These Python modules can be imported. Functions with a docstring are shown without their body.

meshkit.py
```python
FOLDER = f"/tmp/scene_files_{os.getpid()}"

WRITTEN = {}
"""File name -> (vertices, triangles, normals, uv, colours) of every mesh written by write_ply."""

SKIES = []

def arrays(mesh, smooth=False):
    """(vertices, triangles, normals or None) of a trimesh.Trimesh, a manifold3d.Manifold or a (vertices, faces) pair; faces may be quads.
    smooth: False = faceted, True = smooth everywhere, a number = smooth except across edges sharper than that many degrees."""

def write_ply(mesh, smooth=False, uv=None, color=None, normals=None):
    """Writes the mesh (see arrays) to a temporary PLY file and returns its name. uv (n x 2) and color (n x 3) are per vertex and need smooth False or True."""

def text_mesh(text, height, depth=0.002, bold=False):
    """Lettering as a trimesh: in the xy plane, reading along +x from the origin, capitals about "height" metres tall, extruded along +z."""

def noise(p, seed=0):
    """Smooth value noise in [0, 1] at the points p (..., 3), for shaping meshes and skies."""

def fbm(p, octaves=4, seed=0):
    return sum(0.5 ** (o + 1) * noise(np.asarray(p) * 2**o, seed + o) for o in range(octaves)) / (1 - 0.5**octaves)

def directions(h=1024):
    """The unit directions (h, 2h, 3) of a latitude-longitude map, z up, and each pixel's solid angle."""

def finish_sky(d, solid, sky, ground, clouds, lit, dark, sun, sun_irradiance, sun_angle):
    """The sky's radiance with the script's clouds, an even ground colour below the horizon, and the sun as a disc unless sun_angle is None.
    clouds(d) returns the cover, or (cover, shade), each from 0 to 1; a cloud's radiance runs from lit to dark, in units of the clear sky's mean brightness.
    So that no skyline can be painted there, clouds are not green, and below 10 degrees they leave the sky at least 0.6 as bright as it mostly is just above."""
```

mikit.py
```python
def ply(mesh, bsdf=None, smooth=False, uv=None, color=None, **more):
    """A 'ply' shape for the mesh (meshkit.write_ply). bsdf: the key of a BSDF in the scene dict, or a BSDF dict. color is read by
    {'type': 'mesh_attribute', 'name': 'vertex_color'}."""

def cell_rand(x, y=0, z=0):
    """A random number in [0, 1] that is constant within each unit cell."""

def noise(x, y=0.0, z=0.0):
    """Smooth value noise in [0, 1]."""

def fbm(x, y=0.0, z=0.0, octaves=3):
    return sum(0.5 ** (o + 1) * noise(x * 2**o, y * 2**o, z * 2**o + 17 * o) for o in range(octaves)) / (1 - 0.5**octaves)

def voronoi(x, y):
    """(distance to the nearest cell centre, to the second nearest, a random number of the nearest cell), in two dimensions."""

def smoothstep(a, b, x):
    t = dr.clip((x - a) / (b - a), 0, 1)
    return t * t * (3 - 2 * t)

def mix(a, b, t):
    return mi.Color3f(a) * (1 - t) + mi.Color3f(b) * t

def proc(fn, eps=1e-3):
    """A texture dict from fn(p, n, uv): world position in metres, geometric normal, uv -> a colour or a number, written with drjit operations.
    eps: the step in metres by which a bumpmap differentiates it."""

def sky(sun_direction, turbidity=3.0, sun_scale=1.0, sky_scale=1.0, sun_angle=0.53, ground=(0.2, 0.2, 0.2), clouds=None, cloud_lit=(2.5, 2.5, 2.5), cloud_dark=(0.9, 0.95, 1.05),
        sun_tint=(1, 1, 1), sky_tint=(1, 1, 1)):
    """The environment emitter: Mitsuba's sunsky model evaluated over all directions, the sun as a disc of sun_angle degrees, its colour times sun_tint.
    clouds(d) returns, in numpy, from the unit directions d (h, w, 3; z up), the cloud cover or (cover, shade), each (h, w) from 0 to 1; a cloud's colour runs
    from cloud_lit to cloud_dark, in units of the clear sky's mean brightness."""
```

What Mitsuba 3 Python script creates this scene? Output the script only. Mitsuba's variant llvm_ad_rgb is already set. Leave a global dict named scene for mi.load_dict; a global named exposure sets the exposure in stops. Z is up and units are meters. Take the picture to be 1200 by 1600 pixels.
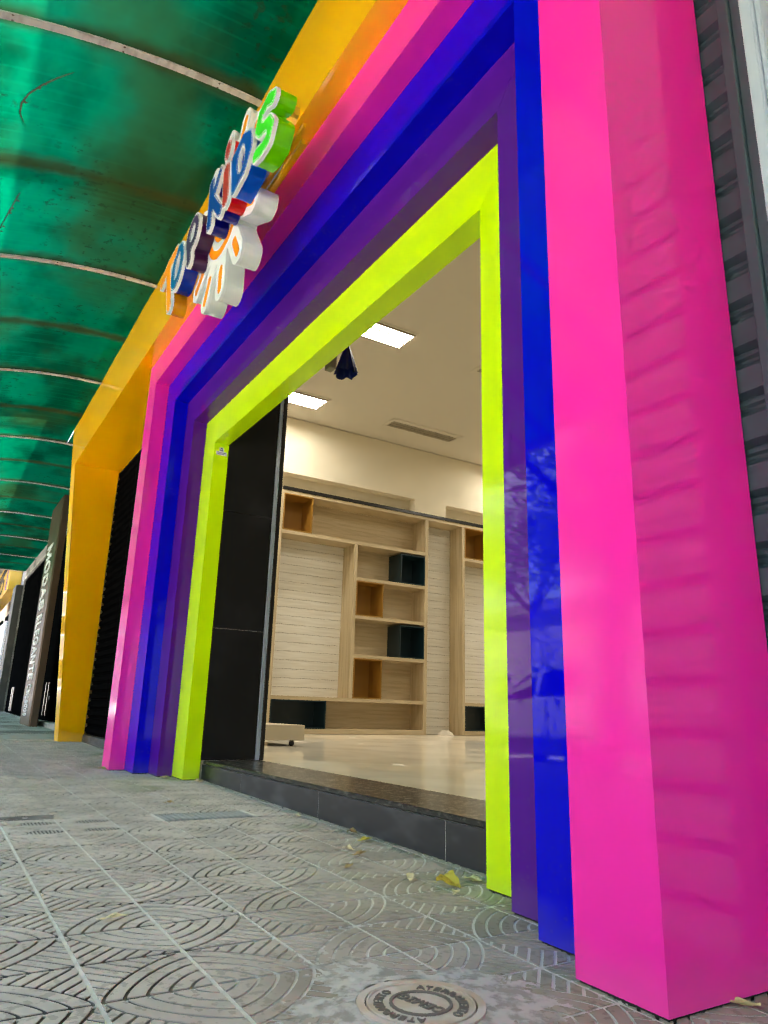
import math, random, numpy as np, trimesh, mitsuba as mi, drjit as dr, mikit, meshkit
import manifold3d as m3
from shapely.geometry import Polygon, LineString, Point, box as sbox
from shapely.ops import unary_union
from shapely import affinity
from mikit import proc, fbm, noise, smoothstep, mix, cell_rand

scene, labels = {}, {}
T = mi.ScalarTransform4f
rng = np.random.default_rng(7)
U, H0 = 1.45, 0.61              # all survey numbers below are in units of 1.45 m from the lens, 0.61 m above the ground

# ---------------------------------------------------------------- camera, sky, exposure
YAW, PITCH, ROLL = map(math.radians, (-58.51267, 15.60679, 1.64364))
fw = np.array([math.sin(YAW) * math.cos(PITCH), math.cos(YAW) * math.cos(PITCH), math.sin(PITCH)])
rt = np.cross(fw, [0, 0, 1]); rt /= np.linalg.norm(rt)
up = np.cross(rt, fw)
up = -math.sin(ROLL) * rt + math.cos(ROLL) * up
scene['camera'] = {'type': 'perspective', 'fov_axis': 'x', 'fov': math.degrees(2 * math.atan(600 / 1123.07)), 'near_clip': 0.05, 'far_clip': 400.0,
                   'to_world': T().look_at(origin=[0, 0, H0], target=(np.array([0, 0, H0]) + fw).tolist(), up=up.tolist())}
SUN_EL = math.radians(62)
def clouds(d):
    c = meshkit.fbm(d * np.array([3.0, 3.0, 6.0]), 4, 3)
    return np.clip((c - 0.42) / 0.2, 0, 1) * 0.5, 0.25
scene['sky'] = mikit.sky([0.0, math.cos(SUN_EL), math.sin(SUN_EL)], turbidity=3.5, clouds=clouds, sky_tint=(1.06, 1.0, 0.93))
exposure = 5.2

# ---------------------------------------------------------------- helpers
def W(p): return np.asarray(p, float) * U + np.array([0, 0, H0])
def gz(x): return -0.0189 - 0.0135 * x          # height of the gently sloping pavement at x metres
def lin(r, g, b): return [((c / 255 + 0.055) / 1.055) ** 2.4 if c > 10 else c / 255 / 12.92 for c in (r, g, b)]
def rgb(c): return {'type': 'rgb', 'value': list(map(float, c))}
def mat(name, base, rough=0.5, spec=0.5, metal=0.0, coat=0.0, two=False, bump=None, bscale=0.001, **more):
    b = {'type': 'principled', 'base_color': rgb(base) if isinstance(base, (list, tuple)) else base, 'roughness': rough if not callable(rough) else proc(rough), 'specular': spec, 'metallic': metal}
    if coat: b['clearcoat'] = coat; b['clearcoat_gloss'] = 0.95
    b.update(more)
    if bump is not None: b = {'type': 'bumpmap', 'arbitrary': bump, 'scale': bscale, 'bsdf': b}
    if two: b = {'type': 'twosided', 'bsdf': b}
    scene[name] = b
used = {}
def numbered(k):
    n = used.get(k, -1) + 1; used[k] = n
    return k if n == 0 else f'{k}_{n:03d}'
def thing(name, label, cat, group=None):
    k = numbered(name); labels[k] = {'label': label, 'category': cat}
    if group: labels[k]['group'] = group
    return k
def obj(name, mesh, bsdf, parent=None, smooth=False, **more):
    k = numbered((parent + '__' if parent else '') + name)
    scene[k] = (mesh if isinstance(mesh, dict) else mikit.ply(mesh, bsdf, smooth=smooth)) | more
    return k
def solo(name, mesh, bsdf, label, cat, group=None, smooth=False, **more):
    k = obj(name, mesh, bsdf, None, smooth, **more); labels[k] = {'label': label, 'category': cat}
    if group: labels[k]['group'] = group
    return k
def struct(name, mesh, bsdf, label, smooth=False, kind='structure'):
    k = obj(name, mesh, bsdf, None, smooth); labels[k] = {'label': label, 'category': name.replace('_', ' '), 'kind': kind}
    return k
def cbox(x0, x1, y0, y1, z0, z1, c=0.0):
    """A box in metres with its edges chamfered by c."""
    if c <= 0:
        b = trimesh.creation.box(extents=(x1 - x0, y1 - y0, z1 - z0)); b.apply_translation(((x0 + x1) / 2, (y0 + y1) / 2, (z0 + z1) / 2)); return b
    P = []
    for sx, x in ((1, x0), (-1, x1)):
        for sy, y in ((1, y0), (-1, y1)):
            for sz, z in ((1, z0), (-1, z1)):
                P += [(x, y + sy * c, z + sz * c), (x + sx * c, y, z + sz * c), (x + sx * c, y + sy * c, z)]
    return trimesh.convex.convex_hull(np.array(P))
def ubox(x0, x1, y0, y1, z0, z1, c=0.0):
    return cbox(x0 * U, x1 * U, y0 * U, y1 * U, z0 * U + H0, z1 * U + H0, c)
def hull(pts): return trimesh.convex.convex_hull(np.array(pts, float))
def cat(ms): return trimesh.util.concatenate(list(ms))
def flat(poly, d):
    return cat(trimesh.creation.extrude_polygon(g, d, engine='earcut') for g in getattr(poly, 'geoms', [poly]) if g.area > 1e-9)
def front(poly, y0, y1):
    """Extrudes a polygon drawn in x,z along y, from y0 to y1 (y0 < y1), in metres."""
    m = flat(poly, y1 - y0)
    m.apply_transform(np.array([[1, 0, 0, 0], [0, 0, -1, y1], [0, 1, 0, 0], [0, 0, 0, 1.0]])); return m
def side(poly, x0, x1):
    """Extrudes a polygon drawn in y,z along x."""
    m = flat(poly, x1 - x0)
    m.apply_transform(np.array([[0, 0, 1, x0], [1, 0, 0, 0], [0, 1, 0, 0], [0, 0, 0, 1.0]])); return m
def tube(pts, r, n=8):
    pts = np.array(pts, float)
    return cat([trimesh.creation.cylinder(r, segment=[a, b], sections=n) for a, b in zip(pts[:-1], pts[1:])])
def grid(fn, nu, nv):
    u, v = np.meshgrid(np.linspace(0, 1, nu + 1), np.linspace(0, 1, nv + 1), indexing='ij')
    P = fn(u, v).reshape(-1, 3)
    i, j = np.meshgrid(np.arange(nu), np.arange(nv), indexing='ij'); a = i * (nv + 1) + j
    q = np.stack([a, a + nv + 1, a + nv + 2, a + 1], -1).reshape(-1, 4)
    return trimesh.Trimesh(P, np.vstack([q[:, [0, 1, 2]], q[:, [0, 2, 3]]]), process=False)

# ---------------------------------------------------------------- materials
wave = proc(lambda p, n, uv: fbm(p.x * 1.3 + p.y * 2.1, p.z * 1.1, p.y * 1.7, 2), eps=0.02)
def paint(name, c, rough, wob=0.004, spec=0.5):
    def fn(p, n, uv, c=c):
        splash = (1 - smoothstep(0.0, 0.16, p.z - gz(p.x) + 0.14 * (fbm(p.x * 9, p.y * 9, p.z * 12, 3) - 0.35))) * 0.13      # dried dirt above the pavement
        dust = smoothstep(0.74, 0.8, noise(p.x * 70, p.y * 70, p.z * 70)) * smoothstep(0.5, 0.7, fbm(p.x * 4, p.y * 4, p.z * 2, 3)) * 0.08
        return mix(mix(c, [v * 0.97 + 0.003 for v in c], fbm(p.x * 5, p.y * 5, p.z * 3, 2)), [0.32, 0.29, 0.25], splash + dust)
    base = proc(fn)
    mat(name, base, rough, spec, bump=wave, bscale=wob)
paint('pink_paint', lin(252, 40, 174), 0.11, 0.0005, 0.42)
paint('blue_paint', lin(1, 1, 214), 0.035, 0.004, 0.16)
paint('purple_paint', lin(86, 22, 150), 0.035, 0.004, 0.2)
paint('lime_paint', lin(214, 255, 0), 0.1, 0.0004, 0.3)
paint('yellow_paint', lin(255, 192, 0), 0.05, 0.003, 0.6)
mat('gap_dark', [0.012, 0.012, 0.012], 0.8)
mat('black_shutter', [0.003, 0.003, 0.0034], 0.8, 0.0)
mat('grey_shutter', proc(lambda p, n, uv: mix([0.04, 0.075, 0.095], [0.055, 0.095, 0.12], fbm(p.x * 6, p.y * 6, p.z * 4, 3))), 0.4)
mat('pale_metal', proc(lambda p, n, uv: mix([0.42, 0.48, 0.55], [0.3, 0.34, 0.38], smoothstep(0.55, 0.75, fbm(p.x * 9, p.y * 9, p.z * 2, 3)))), 0.45)
mat('white_shutter', [0.5, 0.5, 0.5], 0.4)
mat('jamb_metal', [0.36, 0.43, 0.52], 0.35, metal=0.3)
mat('black_tile', proc(lambda p, n, uv: mix([0.013, 0.014, 0.015], [0.02, 0.021, 0.023], smoothstep(0.5, 0.8, fbm(p.x * 3, p.y * 4, p.z * 2.2, 4)))), 0.2, 0.2)
mat('riser_tile', proc(lambda p, n, uv: mix([0.018, 0.021, 0.028], [0.055, 0.06, 0.072], smoothstep(0.42, 0.85, fbm(p.x * 5, p.y * 5, p.z * 9, 4)))), 0.42)
mat('riser_joint', [0.35, 0.35, 0.34], 0.9)
mat('granite', proc(lambda p, n, uv: mix([0.018, 0.018, 0.018], [0.13, 0.125, 0.115], smoothstep(0.5, 0.75, fbm(p.x * 45, p.y * 45, p.z * 45, 3)) * 0.8 + 0.5 * smoothstep(0.72, 0.8, noise(p.x * 160, p.y * 160, p.z * 160)))), 0.22)
mat('marble', proc(lambda p, n, uv: mix([0.5, 0.465, 0.39], [0.42, 0.38, 0.305], smoothstep(0.35, 0.8, fbm(p.x * 1.6 + 2 * fbm(p.x, p.y, 0, 2), p.y * 1.9, 0, 5)))), lambda p, n, uv: 0.05 + 0.15 * smoothstep(0.5, 0.75, fbm(p.x * 1.8, p.y * 1.8, 3, 3)))
mat('cream_wall', proc(lambda p, n, uv: mix([0.76, 0.7, 0.56], [0.7, 0.64, 0.5], fbm(p.x * 1.5, p.y * 1.5, p.z * 1.5, 3))), 0.85)
mat('ceiling_white', [0.62, 0.58, 0.49], 0.9)
def woodfn(a, b):
    return proc(lambda p, n, uv: mix(a, b, smoothstep(0.3, 0.75, fbm(p.x * 3 + p.y * 2.2, p.y * 1.1, p.z * 26, 3)) * 0.7 + 0.3 * noise(p.x * 9, p.y * 9, p.z * 120)))
mat('shelf_wood', woodfn([0.54, 0.44, 0.28], [0.43, 0.34, 0.2]), 0.5)
mat('shelf_upright', proc(lambda p, n, uv: mix([0.54, 0.44, 0.28], [0.43, 0.34, 0.2], smoothstep(0.3, 0.75, fbm(p.x * 26, p.y * 26, p.z * 1.1, 3)))), 0.5)
mat('slat_wood', woodfn([0.72, 0.7, 0.63], [0.62, 0.59, 0.51]), 0.5)
mat('ochre_board', [0.3, 0.15, 0.022], 0.45)
mat('teal_board', [0.006, 0.022, 0.03], 0.35)
mat('black_rail', [0.01, 0.01, 0.01], 0.3)
mat('white_plastic', [0.72, 0.7, 0.64], 0.4)
mat('cart_board', [0.5, 0.44, 0.32], 0.4)
mat('vent_grey', [0.3, 0.26, 0.19], 0.5)
mat('dark_slot', [0.03, 0.026, 0.02], 0.8)
mat('caster_black', [0.015, 0.015, 0.015], 0.4)
mat('plaster_dust', [0.55, 0.5, 0.42], 0.95)
mat('cloth', [0.6, 0.55, 0.46], 0.95, two=True)
mat('blue_bag', [0.006, 0.015, 0.12], 0.35, two=True)
mat('aluminium', proc(lambda p, n, uv: mix([0.62, 0.6, 0.56], [0.45, 0.42, 0.38], smoothstep(0.4, 0.8, fbm(p.x * 6, p.y * 25, 0, 3)))), 0.4)
mat('rivet_rust', [0.12, 0.08, 0.05], 0.6)
mat('render_wall', proc(lambda p, n, uv: mix([0.6, 0.56, 0.48], [0.5, 0.46, 0.38], fbm(p.x, p.y, p.z, 4))), 0.9)
mat('concrete', proc(lambda p, n, uv: mix([0.34, 0.33, 0.31], [0.14, 0.13, 0.12], smoothstep(0.4, 0.75, fbm(p.x * 2, p.y * 2, p.z * 2, 4)))), 0.9)
mat('asphalt', proc(lambda p, n, uv: mix([0.3, 0.29, 0.27], [0.36, 0.35, 0.33], noise(p.x * 40, p.y * 40, 0))), 0.9)
mat('black_glass', [0.003, 0.0034, 0.004], 0.3, 0.0)
mat('brown_metal', proc(lambda p, n, uv: mix([0.13, 0.085, 0.056], [0.1, 0.066, 0.043], fbm(p.x * 3, p.y * 3, p.z, 2))), 0.3, metal=0.35)
mat('sign_white', [0.8, 0.82, 0.84], 0.35)
mat('gold_sign', [0.62, 0.36, 0.03], 0.25)
mat('steel', [0.4, 0.4, 0.4], 0.25, metal=1.0)
mat('stain_green', [0.3, 0.42, 0.28], 0.5)

# canopy sheet: old green polycarbonate, dirty on top, light comes through it
RIBX = [-2.721 + 1.857 * k for k in range(-8, 12)]
def canopy_colour(p, n, uv):
    m = fbm(p.x * 1.3 + 3.0, p.y * 2.1, 0, 6)
    speck = smoothstep(0.62, 0.8, fbm(p.x * 22, p.y * 22, 1, 4)) * smoothstep(0.42, 0.62, fbm(p.x * 1.4, p.y * 1.4, 7, 3))
    rx = (p.x / U + 2.721) / 0.9285
    near = dr.abs(rx - dr.floor(rx + 0.5)) * 0.9285 * U
    moss = (1 - smoothstep(0.0, 0.14, near + 0.12 * (fbm(p.x * 5, p.y * 5, 2, 3) - 0.5))) * 0.75
    streak = fbm(p.x * 30, p.y * 1.2, 5, 2)
    c = mix([0.0, 0.44, 0.23], [0.0, 0.17, 0.085], smoothstep(0.33, 0.72, m))
    c = mix(c, [0.0, 0.55, 0.3], smoothstep(0.5, 0.8, streak) * 0.2)
    c = mix(c, [0.09, 0.15, 0.02], smoothstep(0.42, 0.78, fbm(p.x * 0.9 + 11, p.y * 1.3, 4, 5)) * 0.55)
    sun_lift = smoothstep(0.7, -0.25, p.y / U + 0.3 * (fbm(p.x * 0.8, p.y * 0.6, 9, 5) - 0.5))   # sunlight painted in: outer part brighter, part near the wall darker
    c = mix(c * 0.5, c * 1.35, sun_lift)
    return mix(mix(c, [0.06, 0.06, 0.015], moss), [0.02, 0.05, 0.02], speck * 0.6)
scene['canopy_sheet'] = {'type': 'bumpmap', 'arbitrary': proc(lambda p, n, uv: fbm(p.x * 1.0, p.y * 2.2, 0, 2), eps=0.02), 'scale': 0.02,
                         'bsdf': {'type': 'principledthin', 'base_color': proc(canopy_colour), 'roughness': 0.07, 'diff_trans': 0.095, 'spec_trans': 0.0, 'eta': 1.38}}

# paving tiles: grey cement, groove floors pale with dust nearby, painted dark as shade farther off, some tiles browner or redder than others
def paver_fn(p, n, uv):
    ix, iy = dr.floor(p.x / 0.24868 + 0.1559), dr.floor(p.y / 0.254475 - 0.6581)
    depth = gz(p.x) - p.z
    r = cell_rand(ix, iy, 3)
    f = fbm(p.x * 7, p.y * 7, 0, 4)
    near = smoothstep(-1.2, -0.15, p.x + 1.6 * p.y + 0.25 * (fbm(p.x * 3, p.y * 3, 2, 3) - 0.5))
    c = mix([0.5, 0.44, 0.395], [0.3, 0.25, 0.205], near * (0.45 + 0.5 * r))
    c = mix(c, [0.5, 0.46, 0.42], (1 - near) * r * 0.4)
    c = mix(c, [0.22, 0.1, 0.1], smoothstep(0.45, 0.6, cell_rand(ix, iy, 9)) * 0.6 * smoothstep(-1.55, -1.3, p.x))
    c = mix(c, [0.22, 0.27, 0.16], smoothstep(0.55, 0.72, fbm(p.x * 2.2, p.y * 2.2, 5, 3)) * smoothstep(1.1, 1.5, p.y) * 0.55)
    c = mix(c * 0.9, c * 1.08, smoothstep(0.25, 0.75, f))
    c = mix(c, c * 0.6, smoothstep(0.6, 0.7, fbm(p.x * 55, p.y * 55, 1, 3)) * 0.6)
    dust = smoothstep(0.0018, 0.003, depth) * (0.25 + 0.75 * near) * smoothstep(0.2, 0.5, fbm(p.x * 9, p.y * 9, 8, 3))
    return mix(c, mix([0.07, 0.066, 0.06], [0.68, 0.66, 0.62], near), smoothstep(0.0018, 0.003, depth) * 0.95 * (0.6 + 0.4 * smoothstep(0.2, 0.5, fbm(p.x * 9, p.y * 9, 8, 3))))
mat('paver', proc(paver_fn), 0.75, 0.4, bump=proc(lambda p, n, uv: fbm(p.x * 120, p.y * 120, p.z * 120, 3), eps=0.001), bscale=0.0016)
mat('mortar', proc(lambda p, n, uv: mix([0.7, 0.66, 0.61], [0.5, 0.47, 0.43], fbm(p.x * 40, p.y * 40, 0, 3))), 0.95, bump=proc(lambda p, n, uv: fbm(p.x * 150, p.y * 150, 0, 2)), bscale=0.002)
mat('smear', proc(lambda p, n, uv: mix([0.5, 0.47, 0.43], [0.31, 0.285, 0.255], smoothstep(0.35, 0.7, fbm(p.x * 40, p.y * 40, 0, 4)))), 0.95, bump=proc(lambda p, n, uv: fbm(p.x * 130, p.y * 130, 0, 3)), bscale=0.004)
mat('iron', proc(lambda p, n, uv: mix([0.56, 0.5, 0.45], [0.5, 0.4, 0.3], smoothstep(0.35, 0.7, fbm(p.x * 14, p.y * 14, 0, 4)))), 0.55, bump=proc(lambda p, n, uv: fbm(p.x * 180, p.y * 180, 0, 2)), bscale=0.0012)
mat('iron_dark', [0.13, 0.112, 0.1], 0.6)
for i, c in enumerate(([0.78, 0.68, 0.42], [0.6, 0.5, 0.06], [0.66, 0.64, 0.3], [0.42, 0.28, 0.12], [0.38, 0.5, 0.14])):
    mat(f'leaf_{i}', proc(lambda p, n, uv, c=c: mix(c, [v * 0.5 for v in c], smoothstep(0.5, 0.75, fbm(p.x * 60, p.y * 60, p.z * 60, 3)))), 0.6, two=True)
mat('pale_stone', proc(lambda p, n, uv: mix([0.6, 0.57, 0.5], [0.4, 0.37, 0.3], noise(p.x * 90, p.y * 90, p.z * 90))), 0.9)

# ---------------------------------------------------------------- setting: ground, road, pavement
ROADY = -3.45
def slab(x0, x1, y0, y1, dz, nx=40):
    return grid(lambda u, v: np.stack([x0 + (x1 - x0) * u, y0 + (y1 - y0) * v, gz(x0 + (x1 - x0) * u) + dz], -1), nx, 1)
struct('ground', grid(lambda u, v: np.stack([-200 + 400 * u, -200 + 400 * v, -0.6 + 0 * u], -1), 2, 2), 'concrete', 'bare earth far beyond the street')
struct('road', slab(-60, 40, -12.0, ROADY, -0.14), 'asphalt', 'grey asphalt street beyond the pavement')
kerb = thing('kerb', 'concrete kerb between the pavement and the street', 'kerb'); labels[kerb]['kind'] = 'structure'
for i in range(24):
    x = -34 + 1.9 * i
    obj('kerb_stone', cbox(x, x + 1.88, ROADY - 0.0, ROADY + 0.14, gz(x) - 0.3, gz(x) + 0.0, 0.012), 'concrete', kerb)
pave = struct('pavement', slab(-11.05, 8, ROADY + 0.14, 1.36 * U + 0.05, -0.016, 60), 'mortar', 'pavement of square cement tiles with leaf shaped grooves')
struct('far_pavement', slab(-60, -11.05, ROADY + 0.14, 2.6, -0.002), 'concrete', 'pale ribbed pavement in front of the next shop')

PX, PY, GJ, GJX = 0.24868, 0.254475, 0.0108, 0.0046
TX, TY, DEP = PX - GJX, PY - GJ, 0.0075
def leaf_tile(fx, fy, DEP=DEP):
    """One relief tile, origin at its corner; the leaf's centre lies at the corner fx, fy."""
    n, g = 1.36, 0.0082
    lines = []
    for k in range(1, 6):
        t = np.linspace(0, math.pi / 2, 11); r = k / 5 if k < 5 else 0.985
        lines.append(LineString(np.stack([r * np.cos(t) ** (2 / n), r * np.sin(t) ** (2 / n)], -1) * [TX, TY]))
    blade = Polygon([(0, 0)] + [tuple(q) for q in np.array(lines[-1].coords)])
    sq = sbox(0, 0, TX, TY)
    outer = sq.difference(blade.buffer(0.0015))
    hat = []
    for k in range(-4, 5):
        d = k / 5
        a, b = (0.0, d) if d < 0 else (d, 0.0)
        a, b = max(d, 0), max(-d, 0)
        hat.append(LineString([((1 - a) * TX, (1 - b) * TY), ((1 - a - 1) * TX, (1 - b - 1) * TY)]))
    cut = unary_union([l.buffer(g / 2, cap_style=2) for l in lines] + [LineString([(0, -1), (0, 1)]).buffer(g * 0.4), LineString([(TX, -1), (TX, 1)]).buffer(g * 0.4)] + [unary_union([h.buffer(g / 2) for h in hat]).intersection(outer)])
    top = sq.difference(cut).buffer(-0.0003).simplify(0.0003)
    parts = [g_ for g_ in getattr(top, 'geoms', [top]) if g_.area > 2e-5]
    m = cat([trimesh.creation.extrude_polygon(g_, DEP, engine='earcut') for g_ in parts])
    m.apply_translation((0, 0, -DEP))
    b = cbox(0, TX, 0, TY, -0.02, -DEP + 0.0002)
    m = cat([b, m])
    if fx: m.vertices[:, 0] = TX - m.vertices[:, 0]
    if fy: m.vertices[:, 1] = TY - m.vertices[:, 1]
    if fx != fy: m.invert()
    return m
TILES = {(a, b): leaf_tile(a, b) for a in (0, 1) for b in (0, 1)}
TILE_PLY = {k: mikit.ply(m, 'paver') for k, m in TILES.items()}
DUSTY_PLY = {k: mikit.ply(leaf_tile(*k, 0.0034), 'paver') for k in TILES}      # grooves half filled with dust
X0, Y0 = -1.227 * U, 0.1155 * U                  # a grid corner: a point where two leaves meet along y
LIFT = {}
def tile_place(i, j):
    """Tile i columns to the left and j rows in; its corner in metres."""
    x, y = X0 - PX * (i + 1) + GJX / 2, Y0 + PY * j + GJ / 2
    r = np.random.default_rng(1000 + i * 37 + j)
    z = gz(x + TX / 2) + r.uniform(-0.0006, 0.0004)
    if i >= 10 and j <= 1: z += 0.02
    tilt = (0.0135 + r.uniform(-0.002, 0.002), r.uniform(-0.002, 0.002))
    return x, y, z, tilt
def tile_matrix(i, j):
    x, y, z, (a, b) = tile_place(i, j)
    return T().translate([x + TX / 2, y + TY / 2, z]).rotate([0, 1, 0], math.degrees(a)).rotate([1, 0, 0], math.degrees(b)).translate([-TX / 2, -TY / 2, 0])
def kind_of(i, j):
    # leaf centres lie at grid corners (i even column line offset by one, rows j odd): mirror the tile so that its leaf corner falls there
    return (1 if i % 2 == 0 else 0), (1 if j % 2 == 1 else 0)
FOOT = {(8, 1), (9, 1), (8, 2), (9, 2), (8, 3), (9, 3)}
DRAIN = {(9, 4), (9, 5)}
singles, rest = [], []
for i in range(-9, 38):
    for j in range(-14, 8):
        if (i, j) in FOOT or (i, j) in DRAIN: continue
        (singles if (0 <= j <= 7 and -2 <= i <= 34 and not (j == 0 and i > 10)) else rest).append((i, j))
FOOT.discard((8, 3)); FOOT.discard((9, 3)); singles += [(8, 3), (9, 3)]
for i, j in singles:
    x, y = tile_place(i, j)[:2]
    dusty = x + 1.6 * y + 0.3 > rng.uniform(-0.75, -0.35)
    obj('tile', dict((DUSTY_PLY if dusty else TILE_PLY)[kind_of(i, j)]), None, pave, to_world=tile_matrix(i, j))
def moved(m, mtx):
    m = m.copy(); m.apply_transform(np.array(mtx.matrix, float)); return m
k = obj('paving_field', cat([moved(TILES[kind_of(i, j)], tile_matrix(i, j)) for i, j in rest]), 'paver', pave)
labels[k] = {'kind': 'stuff'}
xa, xb = X0 - PX * 39, X0 + PX * 10
strips = [slab(xa, xb, Y0 + PY * j - GJ / 2 - 0.0012, Y0 + PY * j + GJ / 2 + 0.0012, -0.0026, 200) for j in range(-14, 9)]
labels[obj('joint_mortar', cat(strips), 'mortar', pave)] = {'kind': 'stuff'}
cross = [cbox(X0 - PX * i - GJX / 2 - 0.001, X0 - PX * i + GJX / 2 + 0.001, Y0 - PY * 14, Y0 + PY * 8, gz(X0 - PX * i) - 0.02, gz(X0 - PX * i) - 0.0045) for i in range(-9, 39)]
labels[obj('joint_mortar', cat(cross), 'mortar', pave)] = {'kind': 'stuff'}
# tiles pressed with a pair of shoe soles
def foot_tile():
    cx, cy = TX / 2, TY / 2
    heel = affinity.scale(Point(0, 0).buffer(1, 10), 0.036, 0.036); heel = affinity.translate(heel, cx, 0.05)
    toe = affinity.translate(affinity.scale(Point(0, 0).buffer(1, 12), 0.047, 0.075), cx, 0.16)
    waist = sbox(cx - 0.026, 0.05, cx + 0.026, 0.14)
    out = unary_union([heel, toe, waist]).buffer(0.006).buffer(-0.006)
    strips = unary_union([sbox(0, y, TX, y + 0.0075) for y in np.arange(0.09, 0.235, 0.0165)])
    sole = unary_union([heel, out.intersection(strips)])
    ring = sbox(0, 0, TX, TY).difference(out.buffer(0.008))
    m = cat([flat(ring, DEP), flat(sole.buffer(-0.0003), DEP)]); m.apply_translation((0, 0, -DEP))
    return cat([cbox(0, TX, 0, TY, -0.02, -DEP + 0.0002), m])
FM = mikit.ply(foot_tile(), 'paver')
for i, j in sorted(FOOT):
    obj('foot_print_tile', dict(FM), None, pave, to_world=tile_matrix(i, j))
# slotted drain cover lying flush in the paving
dx, dy, dz, _ = tile_place(9, 4)
drain = thing('drain_cover', 'ribbed pale concrete drain cover set flush among the tiles', 'drain cover')
obj('frame', cat([cbox(dx, dx + TX, dy - 0.03, dy - 0.01, dz - 0.02, dz + 0.002), cbox(dx, dx + TX, dy + 2 * PY - 0.02, dy + 2 * PY, dz - 0.02, dz + 0.002), cbox(dx, dx + TX, dy - 0.01, dy + 2 * PY - 0.02, dz - 0.02, dz - 0.017)]), 'mortar', drain)
obj('slot', cbox(dx + 0.001, dx + TX - 0.001, dy - 0.009, dy + 2 * PY - 0.021, dz - 0.0168, dz - 0.012), 'iron_dark', drain)
for s in range(15):
    y = dy - 0.004 + s * 0.0332
    obj('rib', cbox(dx + 0.012, dx + TX - 0.012, y, y + 0.018, dz - 0.0119, dz + 0.004, 0.002), 'concrete', drain)
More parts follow.
